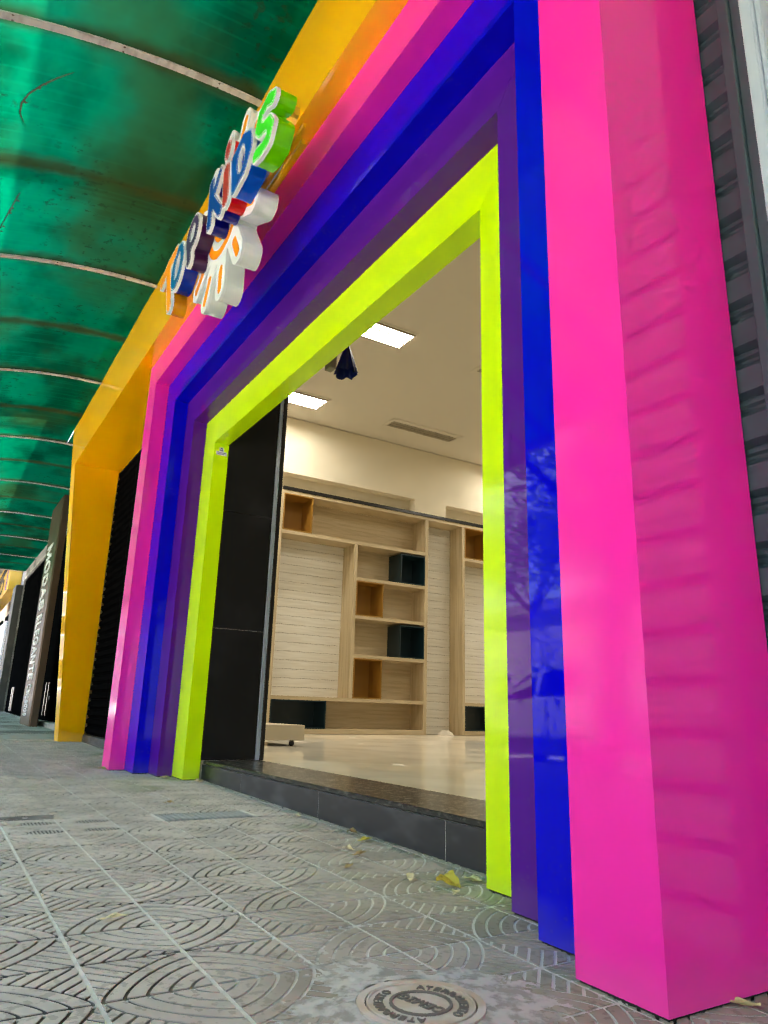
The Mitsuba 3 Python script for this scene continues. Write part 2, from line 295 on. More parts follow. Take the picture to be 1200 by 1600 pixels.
# raised broken edge of the paving on the left
ex = X0 - PX * 10 + 0.006
pts = []
for y in np.linspace(-0.6, 0.468 * U, 40):
    pts.append((y, 0.012 * math.sin(y * 31) + 0.01 * rng.random()))
def edge_fn(u, v):
    y = -0.6 + (0.466 * U + 0.6) * v
    j = 0.016 * meshkit.noise(np.stack([y * 22, u * 9, y * 0], -1), 4) + 0.01 * meshkit.noise(np.stack([y * 60, u * 3, y * 0], -1), 5)
    t = np.clip(u * 2, 0, 1)
    return np.stack([ex - 0.02 + j + 0.012 * np.clip(u * 2 - 1, 0, 1), y, gz(ex) + 0.0215 - 0.036 * np.clip(u * 1.4 - 0.3, 0, 1) - 0.004 * meshkit.noise(np.stack([y * 40, u * 7, y * 0], -1), 9)], -1)
obj('broken_edge', grid(edge_fn, 6, 90), 'concrete', pave)

# cement smeared round the inspection cover
MC, MR = np.array([-1.01 * U, 0.708 * U]), 0.097 * U
def smear_fn(u, v):
    a = v * 2 * math.pi
    lobes = meshkit.fbm(np.stack([np.cos(a) * 1.9 + 5, np.sin(a) * 1.9 + 2, a * 0], -1), 4, 3)
    fine = meshkit.noise(np.stack([np.cos(a) * 9, np.sin(a) * 9, a * 0], -1), 8)
    R = 0.06 + 0.4 * np.clip(lobes - 0.28, 0, 1) * (1 + 0.9 * np.maximum(0, np.cos(a - 0.9)) + 0.5 * np.maximum(0, np.cos(a - 3.6))) + 0.025 * fine
    r = MR + 0.001 + R * u
    x, y = MC[0] + r * np.cos(a), MC[1] + r * np.sin(a)
    h = 0.0055 * (1 - 2.0 * u) + 0.011 * (meshkit.fbm(np.stack([x * 34, y * 34, x * 0], -1), 4, 2) - 0.5)
    return np.stack([x, y, gz(x) + np.where(u > 0.98, -0.008, h)], -1)
sm = grid(smear_fn, 60, 260); sm.invert() if sm.face_normals[:, 2].mean() < 0 else None
solo('cement_smear', sm, 'smear', 'rough pale cement smeared around the round inspection cover', 'cement', smooth=True)
# the round inspection cover
cover = thing('inspection_cover', 'round brown iron inspection cover with raised lettering in the pavement', 'inspection cover')
cz = gz(MC[0]) + 0.006
def disc(r0, r1, z0, z1):
    p = Point(0, 0).buffer(r1, 48)
    if r0: p = p.difference(Point(0, 0).buffer(r0, 48))
    m = flat(p, z1 - z0); m.apply_translation((MC[0], MC[1], z0)); return m
obj('frame_ring', disc(MR - 0.018, MR, cz - 0.03, cz + 0.001), 'iron', cover)
obj('gap', disc(0, MR - 0.003, cz - 0.03, cz - 0.006), 'iron_dark', cover)
obj('lid', disc(0, MR - 0.022, cz - 0.02, cz - 0.001), 'iron', cover)
obj('lid_ring', disc(0.062, 0.069, cz - 0.0015, cz + 0.0025), 'iron_dark', cover)
obj('lid_ring', disc(MR - 0.026, MR - 0.0225, cz - 0.0015, cz + 0.002), 'iron', cover)
def ring_text(s, r, a_mid, h):
    out, ms = [], [(meshkit.text_mesh(c, h, 0.0032, bold=True) if c != ' ' else None) for c in s]
    step = math.radians(12.4)
    for q, m in enumerate(ms):
        if m is None: continue
        a = a_mid - (q - (len(s) - 1) / 2) * step
        m.apply_translation((-m.bounds.mean(0)[0], 0, 0))
        m.apply_transform(trimesh.transformations.rotation_matrix(a - math.pi / 2, (0, 0, 1)))
        m.apply_translation((MC[0] + r * math.cos(a), MC[1] + r * math.sin(a), cz - 0.0015)); out.append(m)
    return cat(out)
obj('lettering', ring_text('ATERRAMENTO', 0.083, math.radians(84), 0.0195), 'iron_dark', cover)
obj('lettering', ring_text('ATERRAMENTO', 0.083, math.radians(264), 0.0195), 'iron_dark', cover)
g = meshkit.text_mesh('CEMIG', 0.027, 0.0032, bold=True); g.apply_translation((-g.bounds.mean(0)[0], -0.013, 0))
g.apply_transform(trimesh.transformations.rotation_matrix(math.radians(-165), (0, 0, 1))); g.apply_translation((MC[0], MC[1], cz - 0.0015))
obj('lettering', g, 'iron_dark', cover)

# ---------------------------------------------------------------- the nested portal frames
YF = [1.0, 1.08834, 1.17493, 1.25796, 1.3494]
XL = [-4.6447, -4.43386, -4.24906, -4.04849]
XR = [-0.97944, -1.15971, -1.33421, -1.5195]
ZT = [2.11727, 1.93497, 1.74763, 1.55997]
XLO, XRO, ZTO = -4.84636, -0.7979, 2.302
def S_(p): return [(x * U, z * U + H0) for x, z in p]
names = ['pink', 'blue', 'purple', 'lime']
tips = ['outermost of the four nested ones', 'between the pink and the purple one', 'between the blue and the lime one', 'innermost, around the shop opening']
g_ = 0.0009
for k in range(4):
    xo, xp, zo = (XLO, XRO, ZTO) if k == 0 else (XL[k - 1] + 2 * g_, XR[k - 1] - 2 * g_, ZT[k - 1] - 2 * g_)
    y0, y1 = YF[k] * U, (1.358 if k < 3 else 1.3494) * U
    t = thing('portal_frame', f'glossy {names[k]} portal frame, {tips[k]}', 'frame', 'nested coloured portal frames')
    def P(*q): return Polygon([(x * U, z * U + H0) for x, z in q])
    def foot(a, b): return [(b, (gz(b * U) + 0.006 - H0) / U), (a, (gz(a * U) + 0.006 - H0) / U)]
    e = 0.0018
    obj('post', front(P(*foot(xo, XL[k])[::-1], (XL[k], ZT[k] - e), (xo, zo - e)), y0, y1), names[k] + '_paint', t)
    obj('post', front(P(*foot(XR[k], xp)[::-1], (xp, zo - e), (XR[k], ZT[k] - e)), y0, y1), names[k] + '_paint', t)
    obj('beam', front(P((xo, zo), (XL[k], ZT[k]), (XR[k], ZT[k]), (xp, zo)), y0, y1), names[k] + '_paint', t)
    for a, b in (((xo, zo), (XL[k], ZT[k])), ((xp, zo), (XR[k], ZT[k]))):
        obj('joint', front(LineString(S_([a, b])).buffer(0.004, cap_style=2), y0 + 0.0015, y1 - 0.002), 'gap_dark', t)
    for a, b in ((xo, XL[k]), (XR[k], xp)): obj('foot', cbox(a * U + 0.006, b * U - 0.006, y0 + 0.006, y1, -0.3, gz(b * U) + 0.0055), 'gap_dark', t)  # dark skirt standing in for the contact shade under each post
    if k == 3: lime = t
# little sticker on the lime return
sy, sz = 1.306 * U, 1.507 * U + H0
stick = obj('sticker', cat([cbox(XL[3] * U, XL[3] * U + 0.0008, sy - 0.05, sy + 0.05, sz - 0.035, sz + 0.0), cbox(XL[3] * U, XL[3] * U + 0.0008, sy - 0.022, sy + 0.018, sz + 0.0003, sz + 0.04)]), 'sign_white', lime)
labels[stick] = {'label': 'small white sticker with a blue emblem'}
mat('sticker_blue', [0.02, 0.06, 0.2], 0.5)
obj('emblem', side(Polygon([(sy - 0.016, sz + 0.004), (sy + 0.013, sz + 0.004), (sy + 0.009, sz + 0.034), (sy - 0.011, sz + 0.034)]).difference(Point(sy - 0.002, sz + 0.018).buffer(0.006)), XL[3] * U + 0.0008, XL[3] * U + 0.0014), 'sticker_blue', stick)
for q in range(2):
    obj('print_line', cbox(XL[3] * U + 0.0008, XL[3] * U + 0.0013, sy - 0.04 + 0.006 * q, sy + 0.04 - 0.01 * q, sz - 0.013 - 0.013 * q, sz - 0.007 - 0.013 * q), 'sticker_blue', stick)

# the big yellow portal in front of them: upright beam, legs that taper towards the ground
yel = thing('portal_frame', 'large yellow portal frame with tapering leg, behind the sign', 'frame')
YB = 0.91
def leg(x0, x1):
    P = []
    for x in (x0, x1):
        P += [W((x, YB, 2.3)), W((x, 1.33, 2.3)), W((x, 1.33, -0.6)), W((x, 1.136, -0.6))]
    return hull(P)
obj('post', leg(-7.62, -7.38), 'yellow_paint', yel)
obj('post', leg(1.74, 1.98), 'yellow_paint', yel)
obj('beam', front(Polygon([(x * U, z * U + H0) for x, z in ((-7.62, 2.3012), (-7.38, 2.304), (1.74, 2.304), (1.98, 2.3012), (2.2, 2.84), (-7.9, 2.84))]), YB * U, 1.36 * U), 'yellow_paint', yel)

# ---------------------------------------------------------------- roller shutters and the wall plane behind the frames
def shutter(name, label, x0, x1, y, z0, z1, pitch, m, slot=0.0):
    t = thing(name, label, 'shutter')
    n = int((z1 - z0) / pitch)
    prof = Polygon([(0, 0.0), (0.012, 0.0), (0.012, 1.0), (-0.0, 1.0), (-0.006, 0.93), (-0.028, 0.84), (-0.03, 0.34), (-0.003, 0.24), (-0.011, 0.19), (-0.011, 0.11), (-0.001, 0.06)])
    pl = mikit.ply(side(affinity.translate(affinity.scale(prof, 1, pitch * U * (0.996 - slot), origin=(0, 0)), y * U, 0), x0 * U, x1 * U), m)
    for q in range(n):
        obj('slat', dict(pl), None, t, to_world=T().translate([0, 0, (z0 + q * pitch) * U + H0]))
    if slot: obj('backing', cbox(x0 * U, x1 * U, y * U + 0.014, y * U + 0.018, z0 * U + H0, z1 * U + H0), 'gap_dark', t)
    return t
shutter('roller_shutter', 'closed black roller shutter between the yellow leg and the pink frame', -7.375, -4.86, 1.352, -0.268, 2.3, 0.075, 'black_shutter')
sh = shutter('roller_shutter', 'closed dark grey roller shutter right of the pink frame', -1.05, -0.742, 1.384, -0.44, 3.0, 0.1075, 'grey_shutter')
obj('guide_rail', ubox(-0.742, -0.715, 1.352, 1.40, -0.5, 3.0, 0.004), 'grey_shutter', sh)
obj('side_plate', ubox(-0.7145, -0.683, 1.362, 1.40, -0.5, 3.0, 0.002), 'grey_shutter', sh)
solo('metal_post', cat([ubox(-0.4515, -0.4316, 0.885, 0.92, -0.5, 2.74, 0.004), ubox(-0.4312, -0.4223, 0.89, 0.92, -0.5, 2.74, 0.003)]), 'pale_metal', 'pale grey metal post at the right edge, beside the dark shutter', 'post')
shutter('roller_shutter', 'closed narrow white roller shutter at the far right behind the metal post', -0.682, 0.25, 1.384, -0.44, 3.0, 0.1075, 'white_shutter', 0.24)
sillk = solo('door_sill', ubox(-7.37, -4.85, 1.318, 1.36, -0.6, -0.27, 0.006), 'riser_tile', 'low grey sill below the black shutter', 'sill')

bld = thing('shop_building', 'shop building that carries the coloured portal frames', 'building')
yw0, yw1 = 1.361, 1.72
obj('wall', cat([ubox(-7.7, -4.0755, yw0, 1.7185, -0.8, 2.9), ubox(-4.0755, -1.35, yw0 + 0.04, yw1 + 0.05, 2.2, 2.9)]), 'render_wall', bld)
obj('wall', ubox(-1.35, 26, 1.405, yw1 + 0.05, -0.8, 2.9), 'concrete', bld)
obj('upper_wall', ubox(-7.7, 26, yw0 + 0.01, yw1 + 0.05, 2.9, 5.25), 'render_wall', bld)
obj('side_wall', ubox(-8.95, -8.75, 2.01, 9.5, -0.8, 4.3), 'render_wall', bld)
obj('roof', ubox(-7.7, 26, 1.36, 9.6, 5.25, 5.32), 'concrete', bld)
obj('roof', ubox(-8.95, -7.705, 2.01, 9.6, 4.3, 4.345), 'concrete', bld)
obj('side_wall', ubox(-7.7, -7.65, 1.78, 9.5, 4.3, 5.25), 'render_wall', bld)
obj('back_wall', ubox(-8.95, 6.5, 9.5, 9.6, -0.8, 5.25), 'render_wall', bld)
obj('side_wall', ubox(6.4, 6.5, 1.78, 9.5, -0.8, 5.2), 'render_wall', bld)
# black tiles on the left reveal of the opening, with recessed joints
zz = [-0.279, 0.445, 1.145, 1.87, 2.2]
for a, b in zip(zz[:-1], zz[1:]):
    obj('reveal_tile', ubox(-4.075, -4.057, 1.3515, 1.667, a + 0.0022, b - 0.0022, 0.001), 'black_tile', bld)
obj('jamb', ubox(-4.075, -4.052, 1.669, 1.694, -0.279, 2.2, 0.002), 'jamb_metal', bld)
obj('jamb', ubox(-4.075, -4.048, 1.6945, 1.7185, -0.279, 2.2, 0.002), 'black_rail', bld)
for a, b in zip(zz[:-1], zz[1:]):
    obj('reveal_tile', ubox(-1.5, -1.482, 1.3515, 1.667, a + 0.0022, b - 0.0022, 0.001), 'black_tile', bld)
# entrance step: tiled riser, granite nosing
step = thing('entrance_step', 'dark tiled step with a granite threshold across the shop opening', 'step')
obj('core', ubox(-4.3, -1.3, 1.3712, 1.72, -0.7, -0.301), 'riser_joint', step)
for k, x in enumerate((-4.306, -3.484, -2.662, -1.84)):
    obj('riser_tile', ubox(x + 0.0016, x + 0.8204, 1.370, 1.3711, -0.7, -0.3005, 0.0008), 'riser_tile', step)
obj('threshold', ubox(-4.058, -1.4, 1.369, 1.698, -0.298, -0.2795, 0.004), 'granite', step)

# ---------------------------------------------------------------- interior shell
FZ = -0.2795
struct('shop_floor', ubox(-8.72, 6.4, 1.6985, 9.5, -0.4, FZ - 0.0006), 'marble', 'polished beige stone floor of the empty shop')
CZ = 3.83
struct('ceiling', cat([ubox(-8.75, 6.4, 1.77, 9.5, CZ, CZ + 0.05)]), 'ceiling_white', 'plain cream ceiling of the shop')
XW = -8.4
wallpoly = Polygon([(y * U, z * U + H0) for y, z in ((1.78, 2.80), (9.5, 2.80), (9.5, CZ - 0.012), (1.78, CZ - 0.012))])
niches = unary_union([sbox(a * U, 2.7 * U + H0, b * U, 3.04 * U + H0) for a, b in ((2.2, 5.67), (6.235, 9.3))])
struct('shop_wall', cat([side(wallpoly.difference(niches), (XW - 0.16) * U, XW * U), ubox(-8.75, XW - 0.16, 1.78, 9.5, 2.8, CZ - 0.012), ubox(-8.75, XW - 0.33, 1.78, 9.5, -0.35, 2.8)]), 'cream_wall', 'cream interior wall with shallow niches above the shelving')
struct('inner_wall', cat([ubox(-8.7, -4.16, 1.72, 1.735, -0.3, CZ), ubox(-1.3, 6.4, 1.775, 1.8, -0.3, CZ), ubox(-4.16, -1.3, 1.775, 1.8, 2.2, CZ), ubox(-8.7, 6.4, 9.46, 9.49, -0.3, CZ), ubox(6.36, 6.39, 1.8, 9.46, -0.3, CZ)]), 'cream_wall', 'cream walls at the front and back of the shop')

# shelving unit along the left wall
shelf = thing('shelf_unit', 'tall pale wooden shelving unit with ochre and dark teal boxes', 'shelving')
D0 = XW - 0.325
def sb(y0, y1, z0, z1, x0=D0, x1=XW, m='shelf_wood', n='board', par=None):
    return obj(n, ubox(x0, x1, y0, y1, z0, z1, 0.002), m, par or shelf)
sb(3.548, 3.604, -0.215, 2.755, m='shelf_upright', n='upright')
sb(5.868, 5.922, -0.277, 2.755, m='shelf_upright', n='upright')
sb(6.545, 6.594, -0.277, 2.755, m='shelf_upright', n='upright')
sb(9.0, 9.05, -0.277, 2.755, m='shelf_upright', n='upright')
sb(4.690, 4.742, 0.172, 2.215, m='shelf_upright', n='upright')
sb(3.548, 9.05, 2.756, 2.80, n='top_board')
sb(3.604, 5.868, 2.215, 2.262, n='shelf'); sb(6.594, 9.0, 2.235, 2.28, n='shelf')
for z in (1.722, 1.205, 0.688): sb(4.742, 5.868, z, z + 0.046, n='shelf')
sb(3.604, 5.868, 0.125, 0.171, n='shelf'); sb(6.594, 9.0, 0.125, 0.171, n='shelf')
sb(3.548, 5.868, -0.277, -0.216, n='plinth'); sb(6.594, 9.0, -0.277, -0.216, n='plinth')
sb(3.548, 9.05, -0.27, 2.755, D0 - 0.012, D0 - 0.001, n='back_panel')
def slats(y0, y1, z0, z1, n):
    p = (z1 - z0) / n
    obj('slot_backing', ubox(D0 - 0.0005, D0 + 0.003, y0, y1, z0, z1), 'vent_grey', shelf)
    for k in range(n): obj('slat', ubox(D0 + 0.0032, D0 + 0.016, y0, y1, z0 + k * p + 0.0022, z0 + (k + 1) * p - 0.0022, 0.003), 'slat_wood', shelf)
slats(3.605, 4.689, 0.172, 2.214, 18); slats(5.923, 6.544, -0.276, 2.755, 27); slats(6.595, 9.0, 0.172, 2.234, 18)
def boxin(y0, y1, z0, z1, m, deep=True):
    k = obj('box_insert', cat([ubox(D0, XW + 0.004, y0, y0 + 0.014, z0, z1), ubox(D0, XW + 0.004, y1 - 0.014, y1, z0, z1), ubox(D0, XW + 0.003, y0 + 0.014, y1 - 0.014, z0, z0 + 0.014), ubox(D0, XW + 0.003, y0 + 0.014, y1 - 0.014, z1 - 0.014, z1), ubox(D0 + 0.0, D0 + 0.012, y0 + 0.014, y1 - 0.014, z0 + 0.014, z1 - 0.014)]), m, shelf)
    labels[k] = {'label': 'dark teal open box' if m == 'teal_board' else 'ochre open box'}
boxin(3.605, 4.03, 2.263, 2.754, 'ochre_board'); boxin(6.596, 7.05, 2.281, 2.754, 'ochre_board')
boxin(5.455, 5.866, 1.769, 2.19, 'teal_board'); boxin(4.744, 5.172, 1.252, 1.721, 'ochre_board')
boxin(5.46, 5.866, 0.735, 1.18, 'teal_board'); boxin(4.744, 5.182, 0.172, 0.687, 'ochre_board')
boxin(3.606, 4.366, -0.215, 0.124, 'teal_board'); boxin(6.596, 7.3, -0.215, 0.124, 'teal_board')
solo('track_rail', ubox(XW - 0.04, XW + 0.012, 3.585, 9.06, 2.801, 2.846, 0.004), 'black_rail', 'long black rail along the top of the wooden shelving', 'rail')

# recessed ceiling lights
scene['tube_glow'] = {'type': 'diffuse', 'reflectance': rgb([0.8, 0.8, 0.78])}
LAMP = 1.6
def ceiling_light(x0, x1, y0, y1, label):
    t = thing('ceiling_light', label, 'ceiling light', 'recessed lights in the shop ceiling')
    z = CZ * U + H0
    fr = sbox(x0 - 0.05, y0 - 0.05, x1 + 0.05, y1 + 0.05).difference(sbox(x0, y0, x1, y1))
    m = flat(fr, 0.012); m.apply_translation((0, 0, z - 0.0125)); obj('frame', m, 'ceiling_white', t)
    w = (x1 - x0) / 3
    for k in range(3):
        r = grid(lambda u, v: np.stack([x0 + w * (k + 0.03 + 0.94 * v), y0 + (y1 - y0) * u, z - 0.006 + 0 * u], -1), 1, 1)
        if r.face_normals[0, 2] > 0: r.invert()
        obj('tube_panel', mikit.ply(r, 'tube_glow', emitter={'type': 'area', 'radiance': rgb([LAMP, LAMP * 0.94, LAMP * 0.8])}), None, t)
    for k in range(4):
        obj('louvre', cbox(x0 + w * k - 0.014, x0 + w * k + 0.014, y0, y1, z - 0.03, z - 0.0008), 'vent_grey', t)
ceiling_light(-8.62, -8.16, 4.25, 5.47, 'recessed fluorescent light nearer the shop opening')
ceiling_light(-11.52, -11.04, 4.25, 5.48, 'recessed fluorescent light beside the shelving wall')
for x in (-11.5, -8.6):  # the one away from the shelving is unseen, added for room brightness
    ceiling_light(x, x + 0.47, 10.3, 11.5, 'recessed fluorescent light in the rear of the ceiling ' + ('above the shelving' if x < -10 else 'away from the shelving, unseen and added for room light'))
for y in (4.25, 9.1): ceiling_light(-5.0, -4.53, y, y + 1.2, 'unseen ceiling light added for room light on the right side, ' + ('near the street' if y < 5 else 'deep in the shop'))  # both unseen, added to brighten the shop
def vent(x0, x1, y0, y1, label):
    t = thing('ceiling_vent', label, 'vent'); z = CZ * U + H0
    fr = sbox(x0, y0, x1, y1).difference(sbox(x0 + 0.07, y0 + 0.07, x1 - 0.07, y1 - 0.07))
    m = flat(fr, 0.014); m.apply_translation((0, 0, z - 0.0145)); obj('frame', m, 'ceiling_white', t)
    obj('backing', cbox(x0 + 0.071, x1 - 0.071, y0 + 0.071, y1 - 0.071, z - 0.003, z - 0.0004), 'dark_slot', t)
    for k in range(4):
        x = x0 + 0.1 + (x1 - x0 - 0.2) * k / 3
        obj('louvre', cbox(x - 0.03, x + 0.03, y0 + 0.072, y1 - 0.072, z - 0.012, z - 0.0035, 0.002), 'vent_grey' if k != 3 else 'ceiling_white', t)
vent(-11.49, -11.03, 6.93, 8.63, 'long slotted air vent in the cream ceiling above the shelves')
vent(-8.62, -8.2, 6.9, 8.6, 'air vent in the ceiling half hidden by the lime post')

# low white display base on casters
cart = thing('display_base', 'low beige box base on black casters on the shop floor', 'display base')
bx = lambda p: np.asarray(p) * U
fx, fy, fz = -5.75, 2.40, FZ
obj('box', ubox(-6.3, -5.55, 2.20, 2.70, fz + 0.045, fz + 0.165, 0.004), 'cart_board', cart)
for (x, y) in ((-6.22, 2.28), (-5.62, 2.28), (-6.22, 2.62), (-5.62, 2.62)):
    c = obj('caster', cat([trimesh.creation.cylinder(0.028, 0.03, sections=18, transform=trimesh.transformations.translation_matrix(W((x, y, fz)) + [0, 0, 0.028]) @ trimesh.transformations.rotation_matrix(math.pi / 2, (0, 1, 0))), cbox(x * U - 0.022, x * U + 0.022, y * U - 0.02, y * U + 0.02, fz * U + H0 + 0.04, fz * U + H0 + 0.066)]), 'caster_black', cart)
def lump(c, rx, ry, h, n=10, seed=0):
    def f(u, v):
        a = v * 2 * math.pi
        w = 0.75 + 0.5 * meshkit.fbm(np.stack([np.cos(a) * 2 + seed, np.sin(a) * 2, u * 2], -1), 3, seed)
        x, y = c[0] + rx * u * w * np.cos(a), c[1] + ry * u * w * np.sin(a)
        z = c[2] + h * (1 - u ** 2) * (0.5 + meshkit.noise(np.stack([x * 40, y * 40, u * 0], -1), seed)) - 0.001 * (u > 0.99)
        return np.stack([x, y, z], -1)
    m = grid(f, n, 28)
    if m.face_normals[:, 2].mean() < 0: m.invert()
    return m
solo('cleaning_rag', lump(W((-8.33, 6.2, FZ)), 0.12, 0.2, 0.09, seed=3), 'cloth', 'crumpled pale rag on the floor against the shelving', 'rag', smooth=True)
for q, (x, y, rx, ry, lab) in enumerate(((-6.4, 3.05, 0.26, 0.05, 'long streak of white plaster dust on the floor before the beige display base'), (-6.0, 3.5, 0.05, 0.04, 'small heap of plaster crumbs in the middle of the shop floor'), (-7.4, 4.2, 0.07, 0.05, 'white plaster crumbs on the floor near the shelving'), (-3.6, 2.35, 0.1, 0.03, 'thin smear of plaster dust just inside the granite threshold'))):
    solo('dust_patch', lump(W((x, y, FZ)), rx, ry, 0.006, seed=20 + q), 'plaster_dust', lab, 'dust', 'patches of plaster dust on the shop floor')

# blue bag and a small grey box hanging behind the head of the opening
bag = thing('hanging_bag', 'dark blue bag hanging behind the head of the opening', 'bag')
bp = W((-2.955, 1.56, 1.80))
def bagf(u, v):
    a = v * 2 * math.pi
    r = (0.012 + 0.085 * u ** 0.8) * (1 + 0.12 * np.cos(9 * a) * u)
    return np.stack([bp[0] + r * np.cos(a), bp[1] + r * 0.8 * np.sin(a), bp[2] + 0.03 - 0.24 * u + 0.012 * np.cos(5 * a) * u], -1)
obj('body', grid(bagf, 14, 54), 'blue_bag', bag, smooth=True)
obj('cord', tube([bp + [0, 0, 0.02], bp + [0, 0, 0.68]], 0.005), 'black_rail', bag)
hb = W((-3.13, 1.56, 1.80))
solo('cable_box', cat([cbox(hb[0] - 0.05, hb[0] + 0.04, hb[1] - 0.03, hb[1] + 0.03, hb[2] - 0.07, hb[2] + 0.1, 0.005), cbox(hb[0] - 0.01, hb[0] + 0.01, hb[1] - 0.01, hb[1] + 0.01, hb[2] + 0.1, hb[2] + 0.6)]), 'vent_grey', 'small grey box hanging behind the head of the opening', 'box')

# ---------------------------------------------------------------- the green canopy
can = thing('canopy', 'old translucent green canopy with pale metal ribs over the pavement', 'canopy')
def cz_of(y): return 2.802 - 0.14 * np.maximum(0.905 - y, 0) ** 2
def sheet(x0, x1, ymax, sag):
    def f(u, v):
        x = x0 + (x1 - x0) * u; y = ymax + (-1.45 - ymax) * v + 0 * u
        s = sag * 4 * u * (1 - u) + (0.0016 if int(round((x0 + 50) / 0.9285)) % 2 else 0.0)
        w = 0.0035 * (meshkit.fbm(np.stack([x * 2.1, y * 2.6, x * 0], -1), 3, 5) - 0.5)
        return np.stack([x * U, y * U, (cz_of(y) + s + w) * U + H0], -1)
    m = grid(f, 12, 60)
    if m.face_normals[:, 2].mean() > 0: m.invert()
    return m
xs = sorted(RIBX + [x + 0.9285 for x in RIBX])
for a, b in zip(xs[:-1], xs[1:]):
    ym = 1.497 if b < -7.8 else 0.9098
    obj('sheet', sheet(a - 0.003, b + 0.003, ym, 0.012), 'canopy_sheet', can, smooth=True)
for k, x in enumerate(xs[:-1]):
    if k % 2: continue
    ym = 1.49 if x < -8 else 0.9085
    ys = np.linspace(ym, -1.45, 34)
    main = k % 2 == 0
    w, h = (0.026, 0.012) if main else (0.008, 0.004)
    P = []
    off = 0.012 if main else 0.005
    top = [(x * U - w, y * U, (cz_of(y)) * U + H0 - off + 0.003) for y in ys]
    V = np.array([[(p[0], p[1], p[2]), (p[0] + 2 * w, p[1], p[2]), (p[0] + 2 * w, p[1], p[2] - h), (p[0], p[1], p[2] - h)] for p in top]).reshape(-1, 3)
    F = []
    for s in range(len(ys) - 1):
        for e in range(4):
            a, b = 4 * s + e, 4 * s + (e + 1) % 4
            F += [(a, b, b + 4), (a, b + 4, a + 4)]
    F += [(0, 2, 1), (0, 3, 2), (len(V) - 4, len(V) - 3, len(V) - 2), (len(V) - 4, len(V) - 2, len(V) - 1)]
    rm = trimesh.Trimesh(V, F, process=False); rm.fix_normals()
    r = obj('rib' if main else 'joint_strip', rm, 'aluminium' if main else 'rivet_rust', can)
    if main and -13 < x < 1:
        for y in np.arange(0.7, -0.9, -0.42):
            for s in (-1, 1):
                obj('rivet', trimesh.creation.icosphere(1, 0.0065).apply_translation((x * U + s * w * 0.75, y * U, cz_of(y) * U + H0 - off + 0.003 - h)), 'rivet_rust', r)
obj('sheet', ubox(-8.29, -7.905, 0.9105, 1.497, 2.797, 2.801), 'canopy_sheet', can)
obj('wall_flashing', ubox(-7.9, 17.4, 0.80, 0.9095, 2.822, 2.829), 'aluminium', can)  # strip added above the sheet to keep skylight off its inner edge
obj('edge_gutter', ubox(-17.6, 17.5, -1.52, -1.45, 1.96, 2.06, 0.01), 'aluminium', can)
for x in (-16.5, -11.0, 4.6, 11.0, 17.0):
    obj('support_post', ubox(x - 0.03, x + 0.03, -1.51, -1.45, -0.6, 1.96, 0.004), 'aluminium', can)
# twigs lying on top of the canopy sheet
def top_twig(pts, r, label):
    P = [np.array([x * U, y * U, cz_of(y) * U + H0 + 0.02]) for x, y in pts]
    leaves = []
    for q in range(12):
        i = rng.integers(0, len(P) - 1); c = P[i] + (P[i + 1] - P[i]) * rng.random()
        a = rng.random() * 6.28; d = np.array([math.cos(a), math.sin(a), 0]) * 0.035; s = np.array([-d[1], d[0], 0]) * 0.35
        leaves.append(hull([c, c + d * 0.5 + s, c + d * 0.5 - s, c + d, c + d * 0.5 + [0, 0, 0.004]]))
    solo('fallen_twig', cat([tube(P, r, 5)] + leaves), 'rivet_rust', label, 'twig')
t = np.linspace(0, 1, 9)
top_twig([(-2.95 - 0.55 * q, 0.12 - 0.22 * math.sin(q * 2.6) + 0.06 * q) for q in t], 0.007, 'long curved twig lying on the canopy near the first rib')
top_twig([(-3.75 - 0.7 * q, 0.03 - 0.12 * q) for q in t], 0.005, 'leafy twig on the sunlit edge of the canopy')

